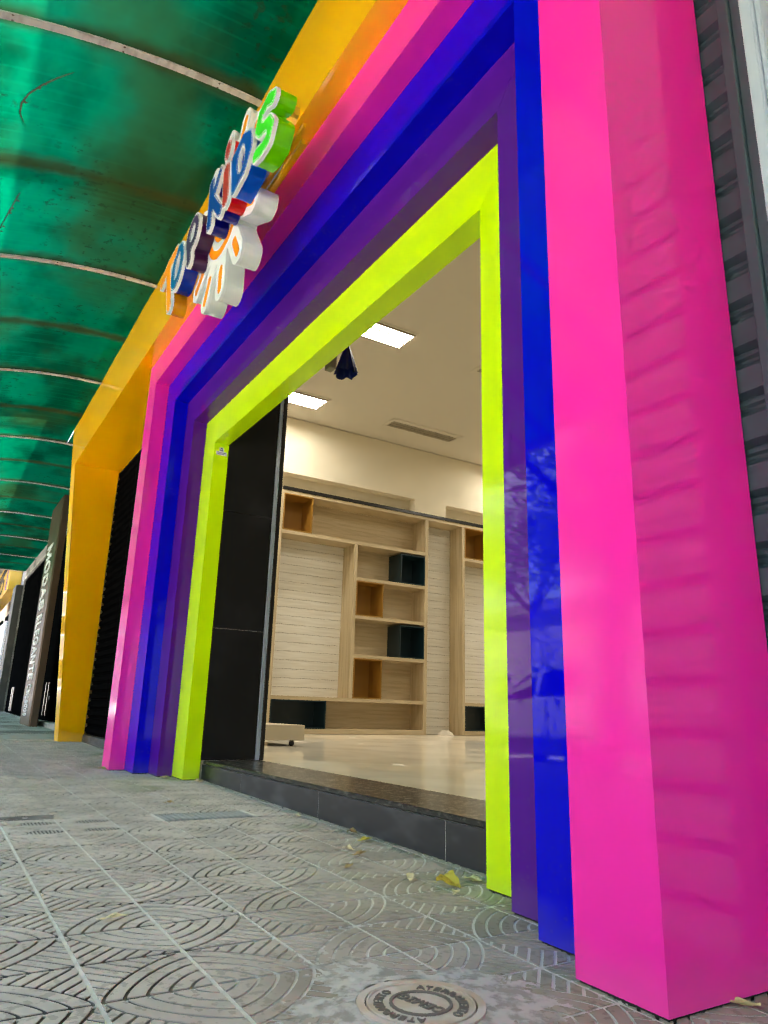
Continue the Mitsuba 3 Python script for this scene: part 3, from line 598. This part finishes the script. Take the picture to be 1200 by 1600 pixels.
# ---------------------------------------------------------------- the shop sign
sign = thing('shop_sign', 'colourful dimensional letter sign over a white sun emblem', 'sign')
def S(p): return [(x * U, z * U + H0) for x, z in p]
def stroke(pts, r): return LineString(S(pts)).buffer(r * U, 10)
def ell(cx, cz_, rx, rz, rot=0): return affinity.translate(affinity.rotate(affinity.scale(Point(0, 0).buffer(1, 20), rx * U, rz * U), rot), cx * U, cz_ * U + H0)
GL = {
 'T': ([stroke([(-3.50, 2.165), (-3.40, 2.21), (-3.26, 2.215)], 0.04), stroke([(-3.395, 2.20), (-3.335, 2.05), (-3.285, 1.92)], 0.04)], [], (255, 160, 10), (214, 140, 0)),
 'O': ([ell(-3.2, 2.098, 0.108, 0.128, -8)], [ell(-3.2, 2.102, 0.036, 0.064, -8)], (0, 96, 160), (0, 40, 150)),
 'P': ([ell(-2.975, 2.148, 0.1, 0.096, -10), stroke([(-3.035, 2.17), (-2.99, 2.01)], 0.036)], [ell(-2.97, 2.15, 0.032, 0.036)], (62, 50, 92), (52, 18, 64)),
 'K': ([stroke([(-2.72, 2.245), (-2.705, 2.025)], 0.036), stroke([(-2.71, 2.125), (-2.615, 2.235)], 0.03), stroke([(-2.69, 2.14), (-2.565, 2.005)], 0.033)], [], (4, 62, 150), (4, 8, 112)),
 'i': ([ell(-2.528, 2.283, 0.042, 0.05)], [], (176, 46, 46), (214, 4, 14)),
 'j': ([stroke([(-2.52, 2.17), (-2.497, 2.02)], 0.042)], [], (176, 46, 46), (214, 4, 14)),
 'D': ([Polygon(S([(-2.44, 2.165), (-2.33, 2.195), (-2.255, 2.15), (-2.235, 2.08), (-2.29, 2.01), (-2.40, 1.995)])).buffer(0.026 * U, 8)], [ell(-2.335, 2.095, 0.034, 0.06, 10)], (4, 72, 170), (0, 78, 196)),
 'S': ([stroke([(-2.03, 2.14), (-2.08, 2.168), (-2.145, 2.155), (-2.165, 2.11), (-2.13, 2.07), (-2.06, 2.05), (-2.03, 2.01), (-2.05, 1.97), (-2.11, 1.968), (-2.165, 1.985)], 0.033)], [], (60, 224, 40), (108, 208, 0)),
}
mat('stitch_white', [0.82, 0.82, 0.82], 0.5)
Yl = 0.72 * U
def dashes(poly, inset, y0, y1):
    out, on, off = [], 0.012, 0.009
    inn = poly.buffer(-inset)
    for g in getattr(inn, 'geoms', [inn]):
        for ring in [g.exterior, *g.interiors]:
            L, s = ring.length, 0.0
            while s + on < L:
                a, b = np.array(ring.interpolate(s).coords[0]), np.array(ring.interpolate(s + on).coords[0])
                if np.linalg.norm(b - a) > 1e-4: out.append(LineString([a, b]).buffer(0.0024, cap_style=2))
                s += on + off
    return front(unary_union(out), y0, y1) if out else None
for n_, (adds, holes, cf, cs) in GL.items():
    o = unary_union(adds).buffer(0.004).difference(unary_union(holes).buffer(-0.004) if holes else Point(0, 0).buffer(1e-6))
    o = o.simplify(0.0012)
    mat(f'letter_face_{n_}', lin(*cf), 0.35); mat(f'letter_side_{n_}', lin(*cs), 0.12, bump=wave, bscale=0.003)
    l = obj('letter', front(o.buffer(-0.003), Yl + 0.024, Yl + 0.118), f'letter_side_{n_}', sign, smooth=35)
    obj('rim', front(o, Yl + 0.003, Yl + 0.0238), 'sign_white', l, smooth=35)
    face = o.buffer(-0.011)
    if not face.is_empty: obj('face', front(face, Yl, Yl + 0.0028), f'letter_face_{n_}', l)
    dd = dashes(o, 0.017, Yl - 0.001, Yl - 0.0001)
    if dd is not None: labels[obj('stitching', dd, 'stitch_white', l)] = {'kind': 'stuff'}
# sun emblem
SC, Ys = (-2.76, 2.16), 0.803 * U
rays = []
for k in range(12):
    a = math.radians(4 + 30 * k); c, s = math.cos(a), math.sin(a)
    rays.append(((SC[0] + 0.2 * c, SC[1] + 0.2 * s), (SC[0] + 0.405 * c, SC[1] + 0.405 * s), (SC[0] + 0.31 * c, SC[1] + 0.31 * s), (SC[0] + 0.41 * c, SC[1] + 0.41 * s)))
mat('sun_white', [0.74, 0.77, 0.78], 0.3, bump=wave, bscale=0.003); mat('sun_orange', lin(255, 150, 0), 0.4)
sunp = unary_union([ell(*SC, 0.25, 0.25)] + [stroke([r[0], r[1]], 0.058) for r in rays]).buffer(-0.01).buffer(0.01).simplify(0.001)
sun = obj('sun_emblem', front(sunp.buffer(-0.004), Ys + 0.02, Ys + 0.13), 'sun_white', sign, smooth=35)
obj('rim', front(sunp, Ys, Ys + 0.0198), 'sign_white', sun, smooth=35)
for r in rays: obj('ray_core', front(stroke([r[2], r[3]], 0.021), Ys - 0.002, Ys - 0.0002), 'sun_orange', sun)
for a, b in ((0.215, 0.175), (0.135, 0.09), (0.045, 0)):
    p = ell(*SC, a, a)
    if b: p = p.difference(ell(*SC, b, b))
    obj('ring', front(p, Ys - 0.002, Ys - 0.0002), 'sun_orange', sun)
# rails and arms that hold the sign on the yellow beam
for z in (2.1, 2.03):
    obj('support_rail', ubox(-3.42, -2.06, 0.858, 0.872, z, z + 0.022), 'yellow_paint', sign)
for x in (-3.3, -2.75, -2.24):
    obj('bracket', ubox(x - 0.012, x + 0.012, 0.80, 0.9095, 2.318, 2.358, 0.002), 'gold_sign', sign)

# ---------------------------------------------------------------- next shop on the left
nb = thing('shop_building', 'next shop with black glass doors beyond the yellow leg', 'building')
obj('wall', cat([ubox(-18.2, -7.7, 1.5, 2.0, 2.62, 4.35), ubox(-8.0, -7.7, 1.42, 2.0, -0.6, 2.62), ubox(-18.6, -17.6, 1.5, 2.0, -0.6, 2.62)]), 'concrete', nb)
obj('roof', ubox(-18.6, -7.7, 1.48, 8.0, 4.35, 4.42), 'concrete', nb)
obj('side_wall', ubox(-18.6, -18.4, 2.0, 8.0, -0.6, 4.35), 'render_wall', nb)
obj('lintel', ubox(-17.6, -8.0, 1.485, 1.52, 2.585, 2.62), 'aluminium', nb)
for k in range(8):
    x = -17.6 + 1.2 * k
    d = obj('glass_door', ubox(x + 0.004, x + 1.196, 1.53, 1.545, -0.235, 2.585), 'black_glass', nb)
    obj('handle', tube([W((x + (0.14 if k % 2 else 1.06), 1.515, -0.17)), W((x + (0.14 if k % 2 else 1.06), 1.515, 0.29))], 0.018), 'steel', d)
obj('lock', ubox(-11.42, -11.36, 1.52, 1.53, 0.05, 0.10), 'steel', nb)
obj('doorstep', ubox(-17.6, -8.0, 1.40, 1.9, -0.6, -0.2375, 0.01), 'concrete', nb)
obj('inside', ubox(-17.6, -8.0, 1.7, 1.75, -0.6, 2.6), 'gap_dark', nb)
tot = thing('sign_pylon', 'tall brown pylon sign with white vertical lettering beside black doors', 'sign')
obj('panel', ubox(-11.52, -10.5, 1.21, 1.30, -0.45, 2.79, 0.012), 'brown_metal', tot)
obj('edge_trim', ubox(-10.498, -10.46, 1.222, 1.31, -0.45, 2.79, 0.006), 'brown_metal', tot)
def vtext(s, z_top, z_bot, xc, bold=True):
    m = meshkit.text_mesh(s, 0.5 * U, 0.012, bold=bold)
    b = m.bounds; m.apply_translation(-b[0]); m.apply_scale(((z_top - z_bot) * U / (b[1] - b[0])[0], 0.5 * U / (b[1] - b[0])[1], 1))
    # reading downwards: text x -> -z, text y -> +x on a face that looks towards -y
    m.apply_transform(np.array([[0, 1, 0, (xc - 0.25) * U], [0, 0, -1, 1.209 * U], [-1, 0, 0, z_top * U + H0], [0, 0, 0, 1.0]])); return m
obj('lettering', vtext('MODAS', 2.17, 1.25, -11.06), 'sign_white', tot)
obj('lettering', vtext('ELEGANTE', 1.18, 0.30, -11.06), 'sign_white', tot)
obj('lettering', vtext('Calçados', 0.24, -0.17, -11.06, False), 'sign_white', tot)
# gold box sign, grey post and pale panel farther along
gs = thing('box_sign', 'gold box sign with black marks at the far left under the concrete slab', 'sign')
obj('box', ubox(-24.5, -18.3, 1.24, 1.5, 2.46, 3.25, 0.02), 'gold_sign', gs)
rp = affinity.translate(affinity.scale(Point(0, 0).buffer(1, 20), 0.9, 0.3), -20.2 * U, 2.75 * U + H0); rp = rp.difference(affinity.scale(rp, 0.6, 0.6))
obj('mark', front(unary_union([rp, LineString(S([(-21.2, 3.0), (-19.2, 3.12)])).buffer(0.15)]), 1.232 * U, 1.239 * U), 'black_rail', gs)
obj('trim', ubox(-18.9, -18.7, 1.235, 1.2395, 2.5, 3.2), 'purple_paint', gs)
mat('post_grey', [0.09, 0.088, 0.085], 0.5)
solo('street_post', ubox(-18.3, -17.62, 1.36, 1.5, -0.45, 2.5, 0.01), 'post_grey', 'dark grey square post at the end of the black glass doors', 'post')
solo('panel_sign', ubox(-20.4, -18.9, 1.36, 1.42, -0.3, 1.82, 0.01), 'sign_white', 'white upright panel beyond the grey post at the far left', 'panel')
far = thing('shop_building', 'distant shop under a concrete slab at the far left', 'building')
obj('slab', ubox(-40, -18.62, -1.4, 2.0, 3.3, 3.6), 'concrete', far)
obj('wall', ubox(-40, -18.62, 1.75, 2.4, -0.5, 5.0), 'render_wall', far)
obj('shop_window', ubox(-24.0, -20.6, 1.70, 1.745, -0.2, 2.4), 'black_glass', far)
obj('shop_window', ubox(-30.0, -25.0, 1.70, 1.745, -0.2, 2.4), 'black_glass', far)

# ---------------------------------------------------------------- dry leaves and chips on the pavement
def dry_leaf(L, w, curl, fold, seed):
    r = np.random.default_rng(seed)
    def f(u, v):
        t = u; s = (v - 0.5) * 2
        half = w * np.sin(math.pi * np.clip(t, 0.02, 0.985)) ** 0.75 * (1 - 0.25 * t) * (1 + 0.1 * np.sin(t * 17 + seed) * np.abs(s))
        z = curl * L * (np.sin(t * math.pi * 1.1 + seed) * 0.5 + 0.5 * t * t) * 0.5 + fold * np.abs(s) ** 1.4 * half + 0.003 * np.sin(9 * t + 4 * s)
        return np.stack([L * (t - 0.5), half * s, z], -1)
    m = grid(f, 14, 6); m.vertices[:, 2] -= m.vertices[:, 2].min()
    m = cat([m, tube([(-L / 2, 0, 0.002), (-L * 0.68, 0.004, 0.003)], 0.0009, 5)])
    return m
LV = [  # x, y (survey units), length, width, curl, fold, yaw, colour, label
 (-1.69, 1.145, 0.085, 0.014, 0.12, 0.3, 150, 0, 'pale straw coloured leaf lying flat left of the curled yellow leaf'),
 (-1.585, 1.19, 0.085, 0.034, 0.35, 0.9, 20, 1, 'large curled yellow leaf in front of the lime post'),
 (-1.52, 1.165, 0.05, 0.012, 0.15, 0.4, 130, 0, 'small pale leaf just below the curled yellow leaf'),
 (-1.60, 1.28, 0.07, 0.02, 0.15, 0.5, 10, 2, 'pale green leaf touching the foot of the lime post'),
 (-1.99, 1.17, 0.045, 0.016, 0.3, 0.5, 70, 3, 'small crumpled brown leaf beside the step near the opening'),
 (-2.08, 1.18, 0.05, 0.014, 0.25, 0.6, 20, 0, 'pale leaf near the step, farther from the lime post'),
 (-2.33, 1.335, 0.045, 0.02, 0.3, 0.6, 40, 3, 'brown leaf lodged against the foot of the step'),
 (-2.18, 1.3, 0.05, 0.018, 0.2, 0.5, 80, 1, 'yellow leaf close to the foot of the step'),
 (-3.92, 1.31, 0.06, 0.024, 0.3, 0.8, 100, 0, 'dry leaf curled at the foot of the left lime post'),
 (-4.18, 1.2, 0.07, 0.02, 0.25, 0.5, 30, 0, 'pale leaf in front of the left purple post'),
 (-4.72, 0.985, 0.075, 0.022, 0.2, 0.5, 60, 4, 'dull green leaf in front of the left pink post'),
 (-1.625, 0.395, 0.062, 0.011, 0.2, 0.5, 65, 0, 'pale slender leaf alone on the near tiles'),
 (-0.785, 1.16, 0.06, 0.012, 0.15, 0.4, 40, 2, 'pale yellow leaf under the pink return at the right edge'),
 (-0.83, 1.235, 0.06, 0.02, 0.2, 0.5, 100, 4, 'green leaf against the base of the pink return'),
 (-2.72, 1.31, 0.05, 0.016, 0.25, 0.6, 15, 0, 'pale leaf scrap at the foot of the step near the riser joint'),
 (-1.86, 1.06, 0.04, 0.012, 0.3, 0.5, 110, 3, 'small brown leaf between the step and the inspection cover'),
 (-3.2, 0.95, 0.05, 0.015, 0.2, 0.5, 40, 3, 'brown leaf on the tiles left of the ribbed drain cover'),
 (-4.45, 1.12, 0.05, 0.016, 0.3, 0.6, 80, 0, 'pale leaf scrap in front of the left blue post'),
 (-3.6, 0.35, 0.05, 0.014, 0.1, 0.3, 30, 4, 'small green leaf at the left edge of the pavement'),
]
for x, y, L, w, cu, fo, yaw, c, lab in LV:
    m = dry_leaf(L * 1.2, w * 1.2, cu, fo, int(abs(x) * 100))
    m.apply_transform(trimesh.transformations.rotation_matrix(math.radians(yaw), (0, 0, 1)))
    m.apply_translation((x * U, y * U, gz(x * U) + 0.003))
    solo('dry_leaf', m, f'leaf_{c}', lab, 'leaf', smooth=True)
CH = [(-2.26, 0.865, 0.018, 'pale stone chip lying on a joint in the middle of the pavement'), (-3.95, 0.78, 0.02, 'pale chip on the far tiles before the left pink post'), (-4.15, 0.72, 0.018, 'smaller pale chip farther left than the left pink post'), (-2.86, 0.30, 0.022, 'stone chip at the left edge below the broken raised paving'),
      (-2.84, 0.34, 0.014, 'small chip beside the broken raised paving edge'), (-5.1, 0.93, 0.02, 'stone chip on the far pavement near the pink post'), (-5.3, 0.98, 0.018, 'stone chip between the yellow leg and the pink post'), (-2.38, 1.30, 0.014, 'tiny chip at the foot of the step near its middle'),
      (-2.05, 1.31, 0.012, 'tiny chip at the foot of the step nearer the lime post'), (-1.78, 1.2, 0.008, 'crumb of stone left of the curled yellow leaf'), (-3.0, 1.15, 0.012, 'small chip beside the ribbed drain cover'), (-6.3, 1.1, 0.02, 'stone chip on the pavement by the yellow leg'), (-1.45, 0.95, 0.006, 'crumb of stone in front of the right purple post'), (-2.5, 0.7, 0.008, 'crumb of stone near the shoe print tiles')]
for q, (x, y, s, lab) in enumerate(CH):
    m = trimesh.creation.icosphere(2, 1.0); v = m.vertices
    m.vertices = v * (0.7 + 0.6 * meshkit.noise(v * 1.6 + q * 3.1, q)[:, None]) * [s, s * 0.7, s * 0.45]
    m.apply_transform(trimesh.transformations.rotation_matrix(q * 1.3, (0, 0, 1)))
    m.apply_translation((x * U, y * U, gz(x * U) + s * 0.3))
    solo('stone_chip', m, 'pale_stone', lab, 'stone', 'stone chips on the pavement')

# ---------------------------------------------------------------- across the street (mirrored in the glossy frames; some trees and the end building added to block light)
mat('car_paint', [0.5, 0.52, 0.55], 0.2, metal=0.4, coat=1.0)
mat('tyre', [0.02, 0.02, 0.02], 0.8)
mat('lamp_red', [0.4, 0.01, 0.01], 0.2)
def car(xc, yc, label):
    t = thing('parked_car', label, 'car'); z0 = gz(xc) - 0.14
    def pt(x, y, z): return (xc + x, yc + y, z0 + z)
    low = []
    for s in (-1, 1):
        for x, w, zb, zt in ((-1.95, 0.66, 0.32, 0.68), (-1.8, 0.8, 0.22, 0.86), (-0.9, 0.84, 0.2, 0.92), (1.2, 0.84, 0.2, 0.92), (1.75, 0.8, 0.22, 0.9), (1.88, 0.72, 0.32, 0.8)):
            low += [pt(x, s * w, zb), pt(x, s * w * 0.97, zt), pt(x, s * w * 1.015, (zb + zt) / 2)]
    obj('body', hull(low), 'car_paint', t, smooth=25)
    cab = []
    for s in (-1, 1):
        cab += [pt(-0.95, s * 0.78, 0.9), pt(1.72, s * 0.76, 0.88), pt(-0.3, s * 0.6, 1.38), pt(1.25, s * 0.6, 1.39), pt(0.4, s * 0.61, 1.42)]
    obj('cabin', hull(cab), 'car_paint', t, smooth=25)
    for s in (-1, 1):
        def wp(x, z):  # point on the sloping side of the cabin
            k = (z - 0.9) / 0.5; return pt(x, s * (0.775 - 0.17 * k + 0.006), z)
        for q in (((-0.72, 0.96), (0.32, 0.96), (0.32, 1.31), (-0.22, 1.31)), ((0.4, 0.96), (1.36, 0.96), (1.18, 1.31), (0.4, 1.31))):
            a = [np.array(wp(*w)) for w in q]; inn = [p - np.array([0, s * 0.03, 0]) for p in a]
            obj('window', hull(a + inn), 'black_glass', t)
        for x in (0.2, 1.25): obj('door_handle', cbox(xc + x - 0.07, xc + x + 0.07, yc + s * 0.86 - 0.015, yc + s * 0.86 + 0.015, z0 + 0.78, z0 + 0.81, 0.004), 'caster_black', t)
        obj('mirror', cbox(xc - 0.72, xc - 0.58, yc + s * 0.9 - 0.09, yc + s * 0.9 + 0.09, z0 + 0.92, z0 + 1.04, 0.02), 'caster_black', t)
        for x in (-1.22, 1.22):
            w = trimesh.creation.cylinder(0.29, 0.19, sections=28, transform=trimesh.transformations.rotation_matrix(math.pi / 2, (1, 0, 0))); w.apply_translation(pt(x, s * 0.76, 0.29))
            wk = obj('wheel', w, 'tyre', t, smooth=40)
            rm = trimesh.creation.cylinder(0.18, 0.02, sections=24, transform=trimesh.transformations.rotation_matrix(math.pi / 2, (1, 0, 0))); rm.apply_translation(pt(x, s * 0.862, 0.29)); obj('rim', rm, 'steel', wk)
        obj('tail_lamp', cbox(xc + 1.76, xc + 1.9, yc + s * 0.68 - 0.08, yc + s * 0.68 + 0.08, z0 + 0.66, z0 + 0.86, 0.02), 'lamp_red', t)
        obj('headlight', cbox(xc - 1.93, xc - 1.8, yc + s * 0.6 - 0.14, yc + s * 0.6 + 0.14, z0 + 0.58, z0 + 0.72, 0.02), 'sign_white', t)
    obj('windscreen', hull([pt(-0.9, -0.68, 0.95), pt(-0.9, 0.68, 0.95), pt(-0.36, -0.56, 1.35), pt(-0.36, 0.56, 1.35), pt(-0.88, -0.68, 0.93), pt(-0.88, 0.68, 0.93), pt(-0.33, -0.56, 1.33), pt(-0.33, 0.56, 1.33)]).apply_translation((-0.022, 0, 0.02)), 'black_glass', t)
    obj('bumper', cbox(xc - 2.0, xc - 1.86, yc - 0.66, yc + 0.66, z0 + 0.26, z0 + 0.46, 0.03), 'caster_black', t)
    obj('bumper', cbox(xc + 1.8, xc + 1.95, yc - 0.7, yc + 0.7, z0 + 0.26, z0 + 0.46, 0.03), 'caster_black', t)
car(-7.9, -4.75, 'silver hatchback parked at the kerb, mirrored in the blue post')
mat('bark', proc(lambda p, n, uv: mix([0.16, 0.12, 0.09], [0.06, 0.045, 0.035], fbm(p.x * 9, p.y * 9, p.z * 2, 3))), 0.9)
scene['foliage'] = {'type': 'principledthin', 'base_color': proc(lambda p, n, uv: mix([0.05, 0.12, 0.02], [0.1, 0.17, 0.03], noise(p.x * 3, p.y * 3, p.z * 3))), 'roughness': 0.5, 'diff_trans': 0.7, 'spec_trans': 0.0, 'eta': 1.4}
def tree(x, y, h, R, n, seed, label):
    t = thing('street_tree', label, 'tree'); r = np.random.default_rng(seed); z = gz(x) - 0.2
    def seg(a, b, ra, rb):
        m = trimesh.creation.cylinder(1, 1, sections=9); d = np.array(b) - a; L = np.linalg.norm(d)
        m.vertices = m.vertices * [1, 1, L]; k = (m.vertices[:, 2] / L + 0.5)[:, None]; m.vertices[:, :2] *= ra + (rb - ra) * k
        m.apply_transform(trimesh.geometry.align_vectors([0, 0, 1], d / L)); m.apply_translation((np.array(a) + b) / 2); return m
    b0, b1 = np.array([x, y, z]), np.array([x + 0.2, y - 0.1, z + h * 0.42])
    ms, ends = [seg(b0, b1, 0.17, 0.12)], []
    for q in range(7):
        a = q * 0.9 + r.random(); e = b1 + np.array([math.cos(a) * R * 0.6, math.sin(a) * R * 0.6, h * (0.2 + 0.3 * r.random())]); ms.append(seg(b1, e, 0.08, 0.025)); ends.append(e)
    obj('trunk', cat(ms), 'bark', t, smooth=40)
    cl = [e + r.normal(0, R * 0.25, 3) for e in ends for _ in range(4)]
    C = np.array([cl[i] for i in r.integers(0, len(cl), n)]) + r.normal(0, R * 0.2, (n, 3))
    if y > -5: C = C[C[:, 1] < -2.35]
    n = len(C); L = 0
    d1 = r.normal(size=(n, 3)); d1 /= np.linalg.norm(d1, axis=1)[:, None]; d2 = np.cross(d1, r.normal(size=(n, 3))); d2 /= np.linalg.norm(d2, axis=1)[:, None]
    L = 0.07 + 0.05 * r.random((n, 1))
    V = np.stack([C - d1 * L, C + d2 * L * 0.45, C + d1 * L, C - d2 * L * 0.45], 1).reshape(-1, 3)
    q = np.arange(n)[:, None] * 4
    obj('crown', trimesh.Trimesh(V, np.vstack([q + [0, 1, 2], q + [0, 2, 3]]), process=False), 'foliage', t)
for x, y, h, R, sd, lab in ((-12.5, -3.0, 7.5, 2.4, 1, 'leafy street tree at the kerb near the brown pylon sign'), (2.9, -2.95, 7.0, 2.6, 5, 'street tree added to block light at the kerb in front of the narrow white shutter'), (8.0, -3.0, 7.5, 2.8, 6, 'second street tree added to block light along the kerb to the right'),  # right kerb trees are added, to shade the road and the pink return
                            (13.5, -3.0, 7.5, 2.8, 7, 'third street tree added to block light along the kerb to the right'), (-22.0, -3.0, 7.5, 2.8, 8, 'street tree added to darken reflections, at the kerb beyond the black glass doors'), (-29.0, -3.0, 7.5, 3.0, 9, 'farthest street tree added to darken reflections, along the left kerb'),  # far left kerb pair is added to darken what the black doors mirror
                            (-5.2, -2.95, 5.6, 2.5, 12, 'low leafy street tree at the kerb facing the shop opening'), (2.5, -13.2, 8.0, 3.0, 2, 'leafy tree across the street opposite the narrow white shutter'), (-7.0, -12.6, 8.0, 3.2, 3, 'leafy tree across the street behind the parked silver hatchback'), (-12.2, -12.8, 8.0, 3.2, 10, 'leafy tree across the street left of the parked silver hatchback'), (-17.5, -12.9, 8.5, 3.2, 4, 'leafy tree across the street opposite the black glass doors')):
    tree(x, y, h, R, 9000, sd, lab)
struct('opposite_pavement', slab(-60, 40, -15.5, -12.0, 0.0), 'concrete', 'plain pavement on the other side of the street')
for q, (x0, x1, h, c, lab) in enumerate(((-34, -16.05, 4.6, [0.4, 0.37, 0.32], 'long cream building across the street, left part'), (-16, -2.05, 6.2, [0.42, 0.41, 0.39], 'two storey grey building across the street'), (-2, 30, 6.5, [0.2, 0.12, 0.085], 'low brick building across the street'))):
    mat(f'opposite_{q}', c, 0.9)
    b = thing('street_building', lab, 'building')
    obj('wall', cbox(x0, x1, -25, -15.5, -0.6, h), f'opposite_{q}', b)
    obj('cornice', cbox(x0, x1, -15.5, -15.2, h - 0.3, h + 0.1, 0.03), 'concrete', b)
    for lv in range(int(h // 3)):
        x = x0 + 1.0
        while x + 1.4 < x1:
            w = obj('window', cbox(x, x + 1.4, -15.5, -15.44, 0.9 + 3 * lv, 2.4 + 3 * lv, 0.01), 'sign_white', b)
            obj('pane', cbox(x + 0.07, x + 1.33, -15.44, -15.43, 0.97 + 3 * lv, 2.33 + 3 * lv), 'black_glass', w)
            x += 2.6

eb = thing('street_building', 'tall grey building added to block the bright far left end of the street', 'building')  # unseen block added to hide the bright horizon from the glossy faces
mat('end_grey', [0.2, 0.19, 0.18], 0.9)
obj('wall', cbox(-75, -62, -30, 12, -0.6, 15), 'end_grey', eb)
for lv in range(4):
    for q in range(9):
        w = obj('window', cbox(-62.0, -61.94, -27 + 4 * q, -25.2 + 4 * q, 1.2 + 3.4 * lv, 2.9 + 3.4 * lv, 0.01), 'sign_white', eb)
        obj('pane', cbox(-61.94, -61.93, -26.9 + 4 * q, -25.3 + 4 * q, 1.3 + 3.4 * lv, 2.8 + 3.4 * lv), 'black_glass', w)
